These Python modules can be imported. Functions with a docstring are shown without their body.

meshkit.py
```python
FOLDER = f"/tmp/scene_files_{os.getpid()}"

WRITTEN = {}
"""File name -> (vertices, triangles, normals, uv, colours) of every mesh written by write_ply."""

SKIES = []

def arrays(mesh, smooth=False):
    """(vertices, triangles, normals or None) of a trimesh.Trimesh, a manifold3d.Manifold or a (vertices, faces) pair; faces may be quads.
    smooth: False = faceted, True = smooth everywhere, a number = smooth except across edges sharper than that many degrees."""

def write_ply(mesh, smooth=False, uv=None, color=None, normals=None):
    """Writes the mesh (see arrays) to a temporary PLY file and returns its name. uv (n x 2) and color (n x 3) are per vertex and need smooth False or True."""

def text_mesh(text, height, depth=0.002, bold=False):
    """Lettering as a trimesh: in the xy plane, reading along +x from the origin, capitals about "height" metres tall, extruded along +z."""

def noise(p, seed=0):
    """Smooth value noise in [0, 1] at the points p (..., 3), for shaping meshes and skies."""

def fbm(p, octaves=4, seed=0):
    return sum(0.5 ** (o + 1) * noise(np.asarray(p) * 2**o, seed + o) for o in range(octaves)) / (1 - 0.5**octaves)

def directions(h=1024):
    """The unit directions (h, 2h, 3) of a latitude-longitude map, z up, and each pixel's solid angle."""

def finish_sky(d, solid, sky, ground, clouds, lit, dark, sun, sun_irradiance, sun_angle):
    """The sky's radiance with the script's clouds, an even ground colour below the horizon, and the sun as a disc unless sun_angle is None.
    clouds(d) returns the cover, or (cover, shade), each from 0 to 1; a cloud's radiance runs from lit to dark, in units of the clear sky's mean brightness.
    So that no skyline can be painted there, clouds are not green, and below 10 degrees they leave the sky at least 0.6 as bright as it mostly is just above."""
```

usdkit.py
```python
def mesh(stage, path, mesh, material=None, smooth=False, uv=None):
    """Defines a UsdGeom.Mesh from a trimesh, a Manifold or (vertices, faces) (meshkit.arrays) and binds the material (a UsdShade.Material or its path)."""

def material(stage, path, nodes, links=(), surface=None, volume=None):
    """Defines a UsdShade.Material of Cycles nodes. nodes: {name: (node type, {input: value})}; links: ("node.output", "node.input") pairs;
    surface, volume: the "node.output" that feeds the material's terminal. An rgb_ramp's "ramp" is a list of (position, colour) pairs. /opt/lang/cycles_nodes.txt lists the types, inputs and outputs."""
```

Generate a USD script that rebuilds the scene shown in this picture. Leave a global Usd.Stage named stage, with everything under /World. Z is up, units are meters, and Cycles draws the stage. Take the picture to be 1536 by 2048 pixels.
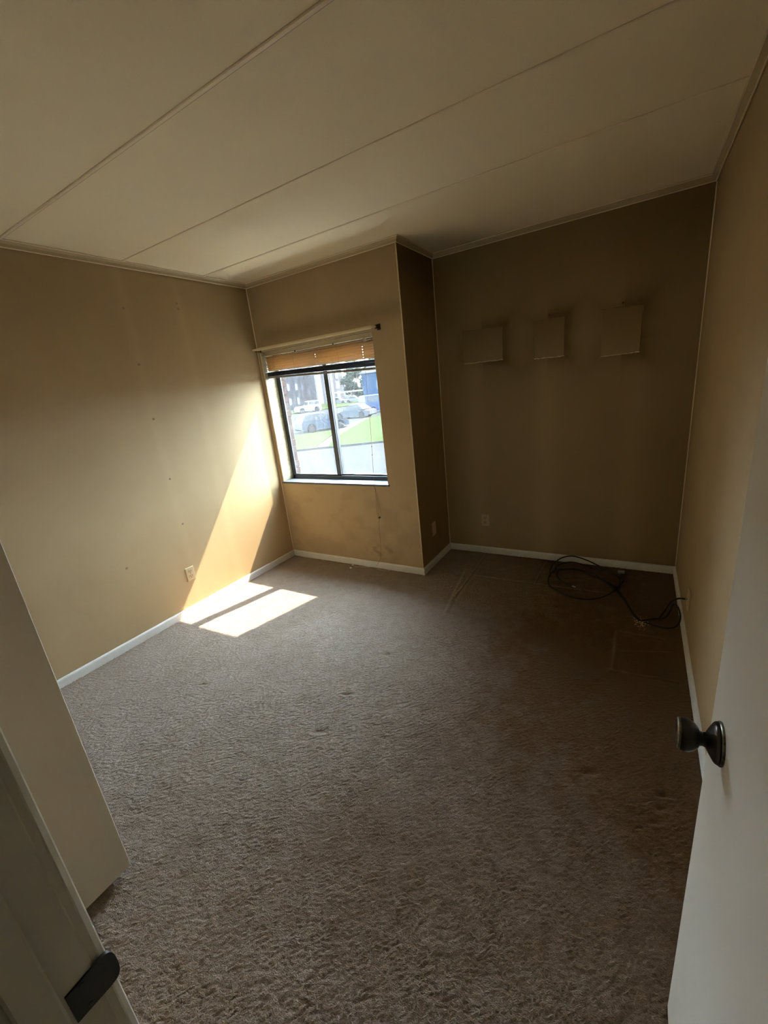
import math, random
import numpy as np
import trimesh, manifold3d as m3
import usdkit, meshkit
from pxr import Usd, UsdGeom, UsdLux, UsdShade, Gf, Sdf, Vt
from scipy.spatial.transform import Rotation as Rot
from scipy.ndimage import gaussian_filter
from shapely.geometry import Polygon

# ------------------------------------------------------------------ stage, camera, light
stage = Usd.Stage.CreateInMemory()
UsdGeom.SetStageUpAxis(stage, 'Z'); UsdGeom.SetStageMetersPerUnit(stage, 1.0)
UsdGeom.Xform.Define(stage, '/World'); UsdGeom.Scope.Define(stage, '/World/Looks')

F_PX, RV, CAM = 827.57, (1.8434, 0.4257, -0.4649), (2.8246, -2.7312, 1.4924)   # focal length for a 1536 px wide picture
EXPOSURE = 2.42
SUN_DIR = np.array([-0.222, -0.80, -1.0])          # the way sunlight travels
SUN_COLOR, SUN_POWER = (1.0, 0.84, 0.66), 1.35
SKY_COLOR, SKY_POWER = (0.70, 0.85, 1.0), 2.8

cam = UsdGeom.Camera.Define(stage, '/World/camera')
_r = Rot.from_rotvec(RV).as_matrix()
_m = Gf.Matrix4d(1.0)
for i, row in enumerate((_r[0], -_r[1], -_r[2])):
    _m.SetRow(i, Gf.Vec4d(*map(float, row), 0))
_m.SetRow(3, Gf.Vec4d(*CAM, 1))
cam.AddTransformOp().Set(_m)
cam.CreateHorizontalApertureAttr(36.0); cam.CreateVerticalApertureAttr(48.0)
cam.CreateFocalLengthAttr(36.0 * F_PX / 1536); cam.CreateClippingRangeAttr((0.02, 2000.0))
cam.CreateExposureAttr(EXPOSURE)

dome = UsdLux.DomeLight.Define(stage, '/World/sky')
dome.CreateIntensityAttr(SKY_POWER); dome.CreateColorAttr(SKY_COLOR)
sun = UsdLux.DistantLight.Define(stage, '/World/sun')
sun.CreateIntensityAttr(SUN_POWER); sun.CreateColorAttr(SUN_COLOR); sun.CreateAngleAttr(0.55); sun.CreateNormalizeAttr(True)
_z = -SUN_DIR / np.linalg.norm(SUN_DIR); _x = np.cross([0, 1, 0], _z); _x /= np.linalg.norm(_x); _y = np.cross(_z, _x)
_sm = Gf.Matrix4d(1.0)
for i, row in enumerate((_x, _y, _z)):
    _sm.SetRow(i, Gf.Vec4d(*map(float, row), 0))
sun.AddTransformOp().Set(_sm)

# ------------------------------------------------------------------ dimensions of the room (m)
H, W1, D, W2, BB, CR = 2.40, 1.4107, 0.5716, 3.1188, 0.0524, 0.0369
YN = -2.655                                          # room side of the wall with the door
G = -1.49                                            # ground outside

# ------------------------------------------------------------------ helpers
def xform(path, loc=(0, 0, 0), rz=0.0):
    x = UsdGeom.Xform.Define(stage, path)
    x.AddTranslateOp().Set(Gf.Vec3d(*map(float, loc)))
    if rz: x.AddRotateZOp().Set(float(rz))
    return x.GetPrim()
USED = {}
def path_of(name, parent=None):
    base = '/World' if parent is None else str(parent.GetPath())
    k = (base, name); n = USED.get(k, 0); USED[k] = n + 1
    return f'{base}/{name}' + (f'_{n:03d}' if n else '')
def tag(p, label=None, cat=None, group=None, kind=None):
    for k, v in (('label', label), ('category', cat), ('group', group), ('kind', kind)):
        if v: p.SetCustomDataByKey(k, v)
    return p
def thing(name, label, cat, loc=(0, 0, 0), rz=0.0, group=None, kind=None):
    return tag(xform(path_of(name), loc, rz), label, cat, group, kind)
def obj(name, mesh, mat, parent=None, label=None, cat=None, group=None, kind=None, smooth=30, loc=None):
    path = path_of(name, parent)
    m = usdkit.mesh(stage, path, mesh, mat, smooth=smooth)
    if loc is not None: m.AddTranslateOp().Set(Gf.Vec3d(*map(float, loc)))
    return tag(m.GetPrim(), label, cat, group, kind)
def part(name, mesh, mat, parent, **k):
    """a part under a thing; nested sub-parts need an Xform-free Mesh parent, which USD allows"""
    return obj(name, mesh, mat, parent, **k)
def primvar(prim, name, values):
    UsdGeom.PrimvarsAPI(prim).CreatePrimvar(name, Sdf.ValueTypeNames.FloatArray, 'vertex').Set(Vt.FloatArray.FromNumpy(np.asarray(values, np.float32)))
def box(lo, hi):
    lo, hi = np.minimum(lo, hi).astype(float), np.maximum(lo, hi).astype(float)
    m = trimesh.creation.box(hi - lo); m.apply_translation((lo + hi) / 2); return m
def cat(*ms): return trimesh.util.concatenate([m for m in ms])
def to_tm(man):
    mm = man.to_mesh(); return trimesh.Trimesh(mm.vert_properties[:, :3], mm.tri_verts, process=False)
def hull(pts): return to_tm(m3.Manifold.hull_points(np.asarray(pts, float)))
def rbox(lo, hi, r=0.003):
    """box with chamfered edges"""
    lo, hi = np.minimum(lo, hi).astype(float), np.maximum(lo, hi).astype(float)
    r = min(r, *(0.45 * (hi - lo)))
    pts = []
    for a in range(3):
        l, h = lo + r, hi - r
        l[a], h[a] = lo[a], hi[a]
        pts += [(x, y, z) for x in (l[0], h[0]) for y in (l[1], h[1]) for z in (l[2], h[2])]
    return hull(pts)
def fine(m, edge):
    v, f = trimesh.remesh.subdivide_to_size(m.vertices, m.faces, edge, max_iter=14)
    return trimesh.Trimesh(v, f)
def cyl(p, q, r, n=20, r2=None):
    p, q = np.asarray(p, float), np.asarray(q, float); r2 = r if r2 is None else r2
    w = q - p; w /= np.linalg.norm(w)
    u = np.cross(w, [0, 0, 1] if abs(w[2]) < .9 else [1, 0, 0]); u /= np.linalg.norm(u); v = np.cross(w, u)
    a = np.linspace(0, 2 * np.pi, n, endpoint=False)
    ring = np.outer(np.cos(a), u) + np.outer(np.sin(a), v)
    V = np.vstack([p + ring * r, q + ring * r2, [p], [q]])
    i = np.arange(n); j = (i + 1) % n
    Fs = np.vstack([np.c_[i, j, j + n], np.c_[i, j + n, i + n], np.c_[j, i, np.full(n, 2 * n)], np.c_[i + n, j + n, np.full(n, 2 * n + 1)]])
    return trimesh.Trimesh(V, Fs, process=False)
def lathe(profile, origin, axis, n=40):
    """profile: list of (distance along axis, radius)"""
    w = np.asarray(axis, float); w /= np.linalg.norm(w)
    u = np.cross(w, [0, 0, 1] if abs(w[2]) < .9 else [1, 0, 0]); u /= np.linalg.norm(u); v = np.cross(w, u)
    a = np.linspace(0, 2 * np.pi, n, endpoint=False)
    ring = np.outer(np.cos(a), u) + np.outer(np.sin(a), v)
    V = np.vstack([np.asarray(origin) + w * d + ring * max(r, 1e-5) for d, r in profile])
    Fs = []
    for k in range(len(profile) - 1):
        i = np.arange(n) + k * n; j = (np.arange(n) + 1) % n + k * n
        Fs += [np.c_[i, j, j + n], np.c_[i, j + n, i + n]]
    m = trimesh.Trimesh(V, np.vstack(Fs), process=False); m.fix_normals(); return m
def tube(pts, r, n=8, closed=False):
    """a round tube through the points"""
    P = np.asarray(pts, float)
    T = np.gradient(P, axis=0); T /= np.maximum(np.linalg.norm(T, axis=1, keepdims=True), 1e-9)
    ref = np.array([0, 0, 1.0]) if abs(T[:, 2]).mean() < .8 else np.array([1.0, 0, 0])
    U = np.cross(T, ref); U /= np.maximum(np.linalg.norm(U, axis=1, keepdims=True), 1e-9); Vv = np.cross(T, U)
    a = np.linspace(0, 2 * np.pi, n, endpoint=False)
    R = np.broadcast_to(np.asarray(r, float), (len(P),))
    V = (P[:, None] + R[:, None, None] * (np.cos(a)[None, :, None] * U[:, None] + np.sin(a)[None, :, None] * Vv[:, None])).reshape(-1, 3)
    Fs = []
    for k in range(len(P) - 1):
        i = np.arange(n) + k * n; j = (np.arange(n) + 1) % n + k * n
        Fs += [np.c_[i, j, j + n], np.c_[i, j + n, i + n]]
    V = np.vstack([V, P[:1], P[-1:]]); c0, c1 = len(V) - 2, len(V) - 1
    i = np.arange(n); j = (i + 1) % n; b = (len(P) - 1) * n
    Fs += [np.c_[j, i, np.full(n, c0)], np.c_[i + b, j + b, np.full(n, c1)]]
    m = trimesh.Trimesh(V, np.vstack(Fs), process=False); m.fix_normals(); return m
def spline(pts, n=10):
    """Catmull-Rom through the points"""
    P = np.asarray(pts, float); P = np.vstack([2 * P[0] - P[1], P, 2 * P[-1] - P[-2]]); out = []
    for k in range(1, len(P) - 2):
        t = np.linspace(0, 1, n, endpoint=False)[:, None]
        a, b, c, d = P[k - 1], P[k], P[k + 1], P[k + 2]
        out.append(.5 * (2 * b + (c - a) * t + (2 * a - 5 * b + 4 * c - d) * t ** 2 + (3 * b - a - 3 * c + d) * t ** 3))
    return np.vstack(out + [P[-2:-1]])
def run(poly, prof, ends=True):
    """one mitred moulding per leg of the polyline; prof: closed (distance from wall, z); the room is on the right of the walk"""
    P = np.asarray(poly, float); n = len(P)
    d = np.diff(P, axis=0); d /= np.linalg.norm(d, axis=1, keepdims=True)
    nr = np.c_[d[:, 1], -d[:, 0]]
    mit = []
    for i in range(n):
        if i == 0: mit.append(nr[0])
        elif i == n - 1: mit.append(nr[-1])
        else: mit.append((nr[i - 1] + nr[i]) / (1 + nr[i - 1] @ nr[i]))
    k, out = len(prof), []
    tv, tri = trimesh.creation.triangulate_polygon(Polygon(prof), engine='earcut')
    tri = np.array([np.argmin(((np.asarray(prof) - q) ** 2).sum(1)) for q in tv])[tri]
    for i in range(n - 1):
        V = np.array([[*(P[a] + mit[a] * q), z] for a in (i, i + 1) for q, z in prof])
        j = np.arange(k); jj = (j + 1) % k
        Fs = np.vstack([np.c_[j, jj, jj + k], np.c_[j, jj + k, j + k], tri, tri + k])
        m = trimesh.Trimesh(V, Fs, process=False); m.fix_normals(); out.append(m)
    return out
def smoothstep(a, b, x):
    t = np.clip((np.asarray(x, float) - a) / (b - a), 0, 1); return t * t * (3 - 2 * t)

# ------------------------------------------------------------------ materials
def principled(name, color, rough=0.5, bump=None, vary=None, dirt_shade=None, **kw):
    """color: linear rgb; bump: (scale, distance, strength); vary: (scale, dark colour, amount); dirt: colour mixed by the primvar 'dirt'"""
    nodes = {'geo': ('texture_coordinate', {}), 'p': ('principled_bsdf', {'base_color': color, 'roughness': rough, **kw})}
    links = []; src = None
    if vary:
        nodes['vn'] = ('noise_texture', {'scale': vary[0], 'detail': 4.0, 'roughness': 0.6})
        nodes['vr'] = ('map_range', {'from_min': 0.35, 'from_max': 0.7, 'to_min': 0.0, 'to_max': vary[2], 'clamp': True})
        nodes['vm'] = ('mix_color', {'a': color, 'b': vary[1]})
        links += [('geo.object', 'vn.vector'), ('vn.fac', 'vr.value'), ('vr.result', 'vm.fac')]; src = 'vm.result'
    if dirt_shade:
        nodes['da'] = ('attribute', {'attribute': 'dirt_shade'})
        nodes['dm'] = ('mix_color', {'a': color, 'b': dirt_shade})
        links += [('da.fac', 'dm.fac')]
        if src: links += [(src, 'dm.a')]
        src = 'dm.result'
    if src: links.append((src, 'p.base_color'))
    if bump:
        nodes['bn'] = ('noise_texture', {'scale': bump[0], 'detail': 3.0})
        nodes['bb'] = ('bump', {'distance': bump[1], 'strength': bump[2]})
        links += [('geo.object', 'bn.vector'), ('bn.fac', 'bb.height'), ('bb.normal', 'p.normal')]
    return usdkit.material(stage, f'/World/Looks/{name}', nodes, links, surface='p.BSDF')

M = {}
M['wall'] = principled('wall_paint', (0.53, 0.395, 0.22), 0.7, specular_ior_level=0.25, bump=(420, 0.0006, 0.25), vary=(2.2, (0.47, 0.34, 0.18), 0.5), dirt_shade=(0.145, 0.09, 0.03))
M['clean'] = principled('wall_paint_clean', (0.50, 0.37, 0.205), 0.6, bump=(120, 0.0008, 0.35), vary=(14, (0.43, 0.31, 0.165), 0.6))
M['ceiling'] = principled('ceiling_paint', (0.87, 0.77, 0.55), 0.75, bump=(230, 0.0022, 0.6), vary=(1.3, (0.82, 0.71, 0.49), 0.6))
M['crown'] = principled('cornice_paint', (0.47, 0.365, 0.21), 0.5)
M['bead'] = principled('bead_paint', (0.82, 0.70, 0.49), 0.4)
M['painted_shade'] = principled('painted_shade', (0.17, 0.115, 0.055), 0.9)  # dark colour standing in for shade beside raised edges
M['spot'] = principled('spackle_spot', (0.30, 0.215, 0.125), 0.7)
M['trim'] = principled('trim_paint', (0.66, 0.55, 0.37), 0.4)
M['base'] = principled('baseboard_paint', (0.84, 0.84, 0.80), 0.38, vary=(9, (0.74, 0.72, 0.65), 0.6))
M['carpet'] = principled('carpet_pile', (0.50, 0.41, 0.335), 0.95, bump=(330, 0.006, 0.9), vary=(230, (0.27, 0.212, 0.165), 1.0), dirt_shade=(0.15, 0.080, 0.026), sheen_weight=0.06, sheen_roughness=0.45, sheen_tint=(0.9, 0.95, 1.0))
M['door'] = principled('door_paint', (0.76, 0.72, 0.62), 0.4, vary=(3, (0.70, 0.65, 0.54), 0.5))
M['casing'] = principled('casing_paint', (0.90, 0.88, 0.80), 0.38)
M['jamb'] = principled('jamb_paint', (0.52, 0.47, 0.36), 0.35, vary=(7, (0.45, 0.40, 0.30), 0.5))
M['closet'] = principled('closet_door_paint', (0.60, 0.545, 0.455), 0.45, vary=(2.5, (0.54, 0.485, 0.40), 0.5))
M['bronze'] = principled('aged_bronze', (0.03, 0.024, 0.019), 0.25, metallic=0.7, vary=(60, (0.07, 0.05, 0.035), 0.5))
M['brass_worn'] = principled('worn_rim_metal', (0.30, 0.27, 0.20), 0.35, metallic=0.9, vary=(120, (0.06, 0.05, 0.035), 1.0))
M['black_metal'] = principled('black_strike_metal', (0.012, 0.010, 0.009), 0.45, vary=(40, (0.035, 0.024, 0.018), 0.7))
M['alu'] = principled('bronze_aluminium', (0.075, 0.085, 0.095), 0.4, metallic=0.35)
M['sill'] = principled('slate_sill', (0.0780, 0.0960, 0.1260), 0.4, vary=(30, (0.0570, 0.0720, 0.0960), 0.6))
M['reveal'] = principled('reveal_paint', (0.50, 0.45, 0.31), 0.6, vary=(45, (0.30, 0.25, 0.14), 0.75))
M['rod'] = principled('rod_enamel', (0.72, 0.60, 0.37), 0.35)
M['rail'] = principled('headrail_enamel', (0.62, 0.52, 0.34), 0.4)
M['plate'] = principled('ivory_plastic', (0.62, 0.49, 0.29), 0.35)
M['plate2'] = principled('ivory_receptacle', (0.55, 0.43, 0.24), 0.35)
M['slot'] = principled('dark_slot', (0.02, 0.014, 0.008), 0.7)
M['cable'] = principled('black_cable_jacket', (0.010, 0.009, 0.009), 0.4)
M['silver'] = principled('silver_connector', (0.55, 0.52, 0.46), 0.3, metallic=1.0)
M['crumb'] = principled('paint_crumbs', (0.75, 0.66, 0.55), 0.8)
M['white'] = principled('white_plastic', (0.8, 0.77, 0.70), 0.5)
M['nail'] = principled('dark_nail', (0.06, 0.045, 0.03), 0.5, metallic=0.6)
M['cord'] = principled('blind_cord', (0.22, 0.16, 0.10), 0.8)
M['bottom_rail'] = principled('grey_beige_rail', (0.27, 0.25, 0.21), 0.4)
M['stack'] = principled('blind_rail_dark', (0.36, 0.37, 0.42), 0.45)
M['brick'] = principled('red_brick', (0.0470, 0.0235, 0.0182), 0.9, specular_ior_level=0.0, bump=(26.4600, 0.0009, 0.1470), vary=(25, (0.0323, 0.0162, 0.0123), 0.8))
M['brick2'] = principled('pale_red_brick', (0.0559, 0.0353, 0.0270), 0.9, specular_ior_level=0.0, bump=(26.4600, 0.0009, 0.1470), vary=(25, (0.0412, 0.0235, 0.0176), 0.8))
M['mortar'] = principled('mortar', (0.0308, 0.0277, 0.0231), 0.95, specular_ior_level=0.0, bump=(23.1000, 0.0003, 0.0770))
M['hall'] = principled('hall_paint', (0.78, 0.73, 0.62), 0.7)
# translucent blind slats
M['slat'] = usdkit.material(stage, '/World/Looks/wood_slat', {
    'tc': ('texture_coordinate', {}), 'mp': ('mapping', {'scale': (2.0, 60.0, 60.0)}), 'n': ('noise_texture', {'scale': 5.0, 'detail': 4.0}),
    'mc': ('mix_color', {'a': (0.56, 0.34, 0.125), 'b': (0.42, 0.235, 0.08)}),
    'd': ('principled_bsdf', {'roughness': 0.35}), 't': ('translucent_bsdf', {}), 'mx': ('mix_closure', {'fac': 0.32})},
    [('tc.object', 'mp.vector'), ('mp.vector', 'n.vector'), ('n.fac', 'mc.fac'), ('mc.result', 'd.base_color'), ('mc.result', 't.color'), ('d.BSDF', 'mx.closure1'), ('t.BSDF', 'mx.closure2')], surface='mx.closure')
# dusty window glass: clear, a fresnel gloss, and a thin streaky dirty film that scatters light
def glass(name, dust, streak):
    return usdkit.material(stage, f'/World/Looks/{name}', {
        'tc': ('texture_coordinate', {}), 'mp': ('mapping', {'scale': (30.0, 30.0, 1.6)}), 'n': ('noise_texture', {'scale': 3.0, 'detail': 4.0}),
        'mr': ('map_range', {'from_min': 0.3, 'from_max': 0.75, 'to_min': dust, 'to_max': dust + streak, 'clamp': True}),
        'c': ('transparent_bsdf', {'color': (0.95, 0.97, 0.97)}), 'g': ('glossy_bsdf', {'color': (1, 1, 1), 'roughness': 0.02}), 'lw': ('layer_weight', {'blend': 0.5}), 'pw': ('math', {'math_type': 'power', 'value2': 4.0}), 'fr': ('map_range', {'to_min': 0.03, 'to_max': 0.8}),
        'm1': ('mix_closure', {}), 'du': ('translucent_bsdf', {'color': (0.80, 0.90, 0.98)}), 'm2': ('mix_closure', {})},
        [('lw.facing', 'pw.value1'), ('pw.value', 'fr.value'), ('fr.result', 'm1.fac'), ('c.BSDF', 'm1.closure1'), ('g.BSDF', 'm1.closure2'), ('tc.object', 'mp.vector'), ('mp.vector', 'n.vector'), ('n.fac', 'mr.value'),
         ('mr.result', 'm2.fac'), ('m1.closure', 'm2.closure1'), ('du.BSDF', 'm2.closure2')], surface='m2.closure')
M['glass_l'] = glass('dusty_glass', 0.006, 0.009)
M['glass_r'] = glass('cleaner_glass', 0.007, 0.005)
# outdoors
M['asphalt'] = principled('pale_asphalt', (0.0180, 0.0177, 0.0172), 0.95, specular_ior_level=0.0, vary=(0.6, (0.0150, 0.0143, 0.0137), 0.6), bump=(6.2198, 0.0031, 0.1244))
M['concrete'] = principled('walk_concrete', (0.0276, 0.0228, 0.0189), 0.95, specular_ior_level=0.0, vary=(0.9, (0.0228, 0.0189, 0.0152), 0.6))
M['kerb'] = principled('kerb_concrete', (0.0125, 0.0125, 0.0125), 0.95, specular_ior_level=0.0)
M['grass'] = principled('lawn_grass', (0.0165, 0.021, 0.0075), 0.95, specular_ior_level=0.0, vary=(1.2, (0.0115, 0.0155, 0.005), 0.8), bump=(5.7600, 0.0288, 0.3840))
def leafmat(name, c):
    return usdkit.material(stage, f'/World/Looks/{name}', {'o': ('geometry', {}), 'h': ('hsv', {'color': c}), 'mr': ('map_range', {'to_min': 0.6, 'to_max': 1.5}),
        'd': ('diffuse_bsdf', {}), 't': ('translucent_bsdf', {}), 'm': ('mix_closure', {'fac': 0.45})},
        [('o.random_per_island', 'mr.value'), ('mr.result', 'h.value'), ('h.color', 'd.color'), ('h.color', 't.color'), ('d.BSDF', 'm.closure1'), ('t.BSDF', 'm.closure2')], surface='m.closure')
M['leaf'] = leafmat('tree_leaf', (0.0216, 0.0346, 0.0158)); M['leaf2'] = leafmat('dark_tree_leaf', (0.0111, 0.0182, 0.0101))
M['bark'] = principled('bark', (0.10, 0.075, 0.05), 0.95, specular_ior_level=0.0)
M['shade_brick'] = principled('apartment_brick', (0.0089, 0.0082, 0.0094), 0.9, specular_ior_level=0.0, vary=(0.5, (0.0069, 0.0062, 0.0074), 0.7))
M['column'] = principled('apartment_white', (0.0770, 0.0713, 0.0693), 0.8, specular_ior_level=0.0)
M['pale'] = principled('apartment_siding', (0.0312, 0.0288, 0.0288), 0.85, specular_ior_level=0.0)
M['pane'] = principled('apartment_pane', (0.06, 0.08, 0.10), 0.15, specular_ior_level=0.06)
M['blue_wall'] = principled('blue_siding', (0.0063, 0.0130, 0.0245), 0.8, specular_ior_level=0.0)
M['roof'] = principled('shingle_roof', (0.0440, 0.0400, 0.0400), 0.9, specular_ior_level=0.0)
M['car_dark'] = principled('dark_blue_car', (0.0078, 0.0108, 0.0162), 0.5, specular_ior_level=0.06)
M['car_navy'] = principled('navy_car', (0.0066, 0.0120, 0.0270), 0.5, specular_ior_level=0.06)
M['car_grey'] = principled('slate_car', (0.0144, 0.0180, 0.0216), 0.5, specular_ior_level=0.06)
M['car_silver'] = principled('silver_car', (0.0420, 0.0435, 0.0435), 0.4, specular_ior_level=0.06)
M['car_white'] = principled('white_car', (0.0960, 0.0960, 0.0936), 0.4, specular_ior_level=0.06)
M['car_glass'] = principled('car_glass', (0.006, 0.007, 0.008), 0.25, specular_ior_level=0.08)
M['tyre'] = principled('tyre', (0.006, 0.006, 0.006), 0.9, specular_ior_level=0.0)
M['rim'] = principled('wheel_rim', (0.0158, 0.0158, 0.0158), 0.3, specular_ior_level=0.06)
M['lamp'] = principled('headlamp_glass', (0.2100, 0.2100, 0.2040), 0.15, specular_ior_level=0.06)
M['tail'] = principled('tail_lamp', (0.35, 0.02, 0.02), 0.2, specular_ior_level=0.06)

# ------------------------------------------------------------------ room shell
ROOM = [(0, YN), (0, 0), (W1, 0), (W1, D), (W2, D), (W2, YN)]
def fbm(p, s, seed=0, o=4): return meshkit.fbm(np.asarray(p) * s, o, seed)

# carpet: a finely divided floor with pile, furniture dents and pressed lines
def carpet():
    st = 0.0046
    xs, ys = np.arange(-0.01, W2 + 0.02, st), np.arange(-3.0, D + 0.02, st)
    X, Y = np.meshgrid(xs, ys, indexing='ij')
    P = np.stack([X, Y, 0 * X], -1)
    rg = np.random.default_rng(3)
    pile = gaussian_filter(rg.normal(0, 1, X.shape), .42); pile /= pile.std()
    z = -0.004 + 0.0013 * np.clip(pile, -2, 2) + 0.004 * (fbm(P, 9.0, 5) - .5)
    dirt_shade = 0.16 * smoothstep(.45, .75, fbm(P, 1.5, 21)) + .22 * smoothstep(-1.5, -2.6, Y) * smoothstep(.6, 1.6, X) + 0.35 * (fbm(P, 26, 33) - .45)  # stains, plus light falloff toward the doorway painted in
    for (dx, dy, r, s) in ((1.647, -1.016, .035, .012), (1.62, -1.384, .026, .013), (1.647, -1.635, .035, .012), (.816, -1.65, .028, .010), (2.728, -.807, .03, .012), (2.742, -1.352, .034, .014), (2.981, -1.34, .026, .014), (2.972, -1.40, .022, .010), (2.96, -1.46, .02, .009)):
        q = np.hypot((X - dx) + .5 * (Y - dy), ((Y - dy) - .5 * (X - dx)) * 2.0) / (r * .95)
        q = q * (1 + .8 * (fbm(P, 30, 77) - .5)); z += -.65 * s * np.exp(-q ** 2) + s * .14 * np.exp(-((q - 1.6) / .6) ** 2) * (Y < dy); dirt_shade += .22 * np.exp(-q ** 2)
    for (a, b, w) in (((1.759, .517), (1.775, -.25), .012), ((1.803, .115), (2.749, .13), .009), ((2.793, -.33), (2.790, -.692), .014), ((2.793, -.313), (3.102, -.313), .010), ((2.777, -.690), (3.067, -.672), .011), ((2.822, -.507), (3.051, -.43), .009), ((1.70, .2), (1.80, -.5), .02), ((2.25, .12), (2.26, .54), .01)):
        a, b = np.array(a), np.array(b); d = b - a; L = d @ d
        t = np.clip(((X - a[0]) * d[0] + (Y - a[1]) * d[1]) / L, 0, 1)
        q = np.hypot(X - a[0] - t * d[0], Y - a[1] - t * d[1])
        w *= .62; z += 0.0045 * np.exp(-(q / w) ** 2) - .002 * np.exp(-((q - 2 * w) / w) ** 2); dirt_shade -= .20 * np.exp(-(q / w) ** 2)
    # soiling along every skirting; right side and alcove get light falloff painted in
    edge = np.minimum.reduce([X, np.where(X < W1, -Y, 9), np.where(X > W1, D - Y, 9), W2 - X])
    dirt_shade += .55 * np.exp(-np.maximum(edge, 0) / .03)
    dirt_shade += .10 * smoothstep(.3, 1.6, X) + .88 * smoothstep(1.35, 2.7, X + .25 * (fbm(P, 2.2, 4) - .5)) * smoothstep(-3.0, -1.0, Y + .3 * X * 0 + .5 * (fbm(P, 2.0, 8) - .5))
    z = np.clip(z, -.03, .006)
    n0, n1 = X.shape
    idx = np.arange(n0 * n1).reshape(n0, n1)
    q = np.stack([idx[:-1, :-1], idx[1:, :-1], idx[1:, 1:], idx[:-1, 1:]], -1).reshape(-1, 4)
    cx, cy = X[:-1, :-1].ravel(), Y[:-1, :-1].ravel()
    keep = (cx > W1 - .03) | (cy < .02)
    Fq = q[keep]
    f = np.vstack([Fq[:, :3], Fq[:, [0, 2, 3]]])
    V = np.c_[X.ravel(), Y.ravel(), z.ravel()]
    used = np.unique(f); re = np.zeros(len(V), int); re[used] = np.arange(len(used))
    return trimesh.Trimesh(V[used], re[f], process=False), np.clip(dirt_shade.ravel()[used], 0, 1)
cm, cd = carpet()
floor = obj('floor', cm, M['carpet'], kind='structure', label='worn taupe brown carpet floor of the empty bedroom', smooth=True)
primvar(floor, 'dirt_shade', cd)

def wall(name, boxes, label, dirt_shade_fn, edge=0.05):
    m = fine(cat(*[box(*b) for b in boxes]), edge)
    o = obj(name, m, M['wall'], kind='structure', label=label, smooth=False)
    primvar(o, 'dirt_shade', np.clip(dirt_shade_fn(m.vertices), 0, 1)); return o
def top_tone(v, k=.35):        # the wall colour darkens towards the ceiling
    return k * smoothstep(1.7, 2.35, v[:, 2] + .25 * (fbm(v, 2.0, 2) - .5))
YB = D + .23
def tone_left(v):
    ghost = .10 * np.exp(-((v[:, 1] + 1.05) / .03) ** 2) + .10 * np.exp(-((v[:, 1] + .66) / .03) ** 2)
    halo = .25 * np.exp(-np.maximum(-v[:, 1], 0) / .10) * smoothstep(1.2, 1.9, v[:, 2])  # darker towards the window corner, stronger higher up
    return top_tone(v, .30) - ghost + halo + .06
wl = wall('wall_left', [((-.12, YN - .9, -.1), (0, .19, H + .05))], 'tan painted left wall with a sunlit patch and nail spots', tone_left)
def soot_window(v):
    rod = .35 * np.exp(-((v[:, 2] - 1.98) / .07) ** 2) * smoothstep(.0, .2, v[:, 0])
    low = .5 * smoothstep(.50, .72, fbm(v, 24, 6)) * np.exp(-((v[:, 0] - 1.02) / .13) ** 2 - ((v[:, 2] - .155) / .06) ** 2)
    under = .15 * smoothstep(.45, .7, fbm(v, 7, 16)) * (v[:, 2] < .7)
    return top_tone(v, .35) + rod + low * 1.1 + under
OX0, OX1, OZ0, OZ1 = .035, 1.163, .730, 1.876
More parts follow.
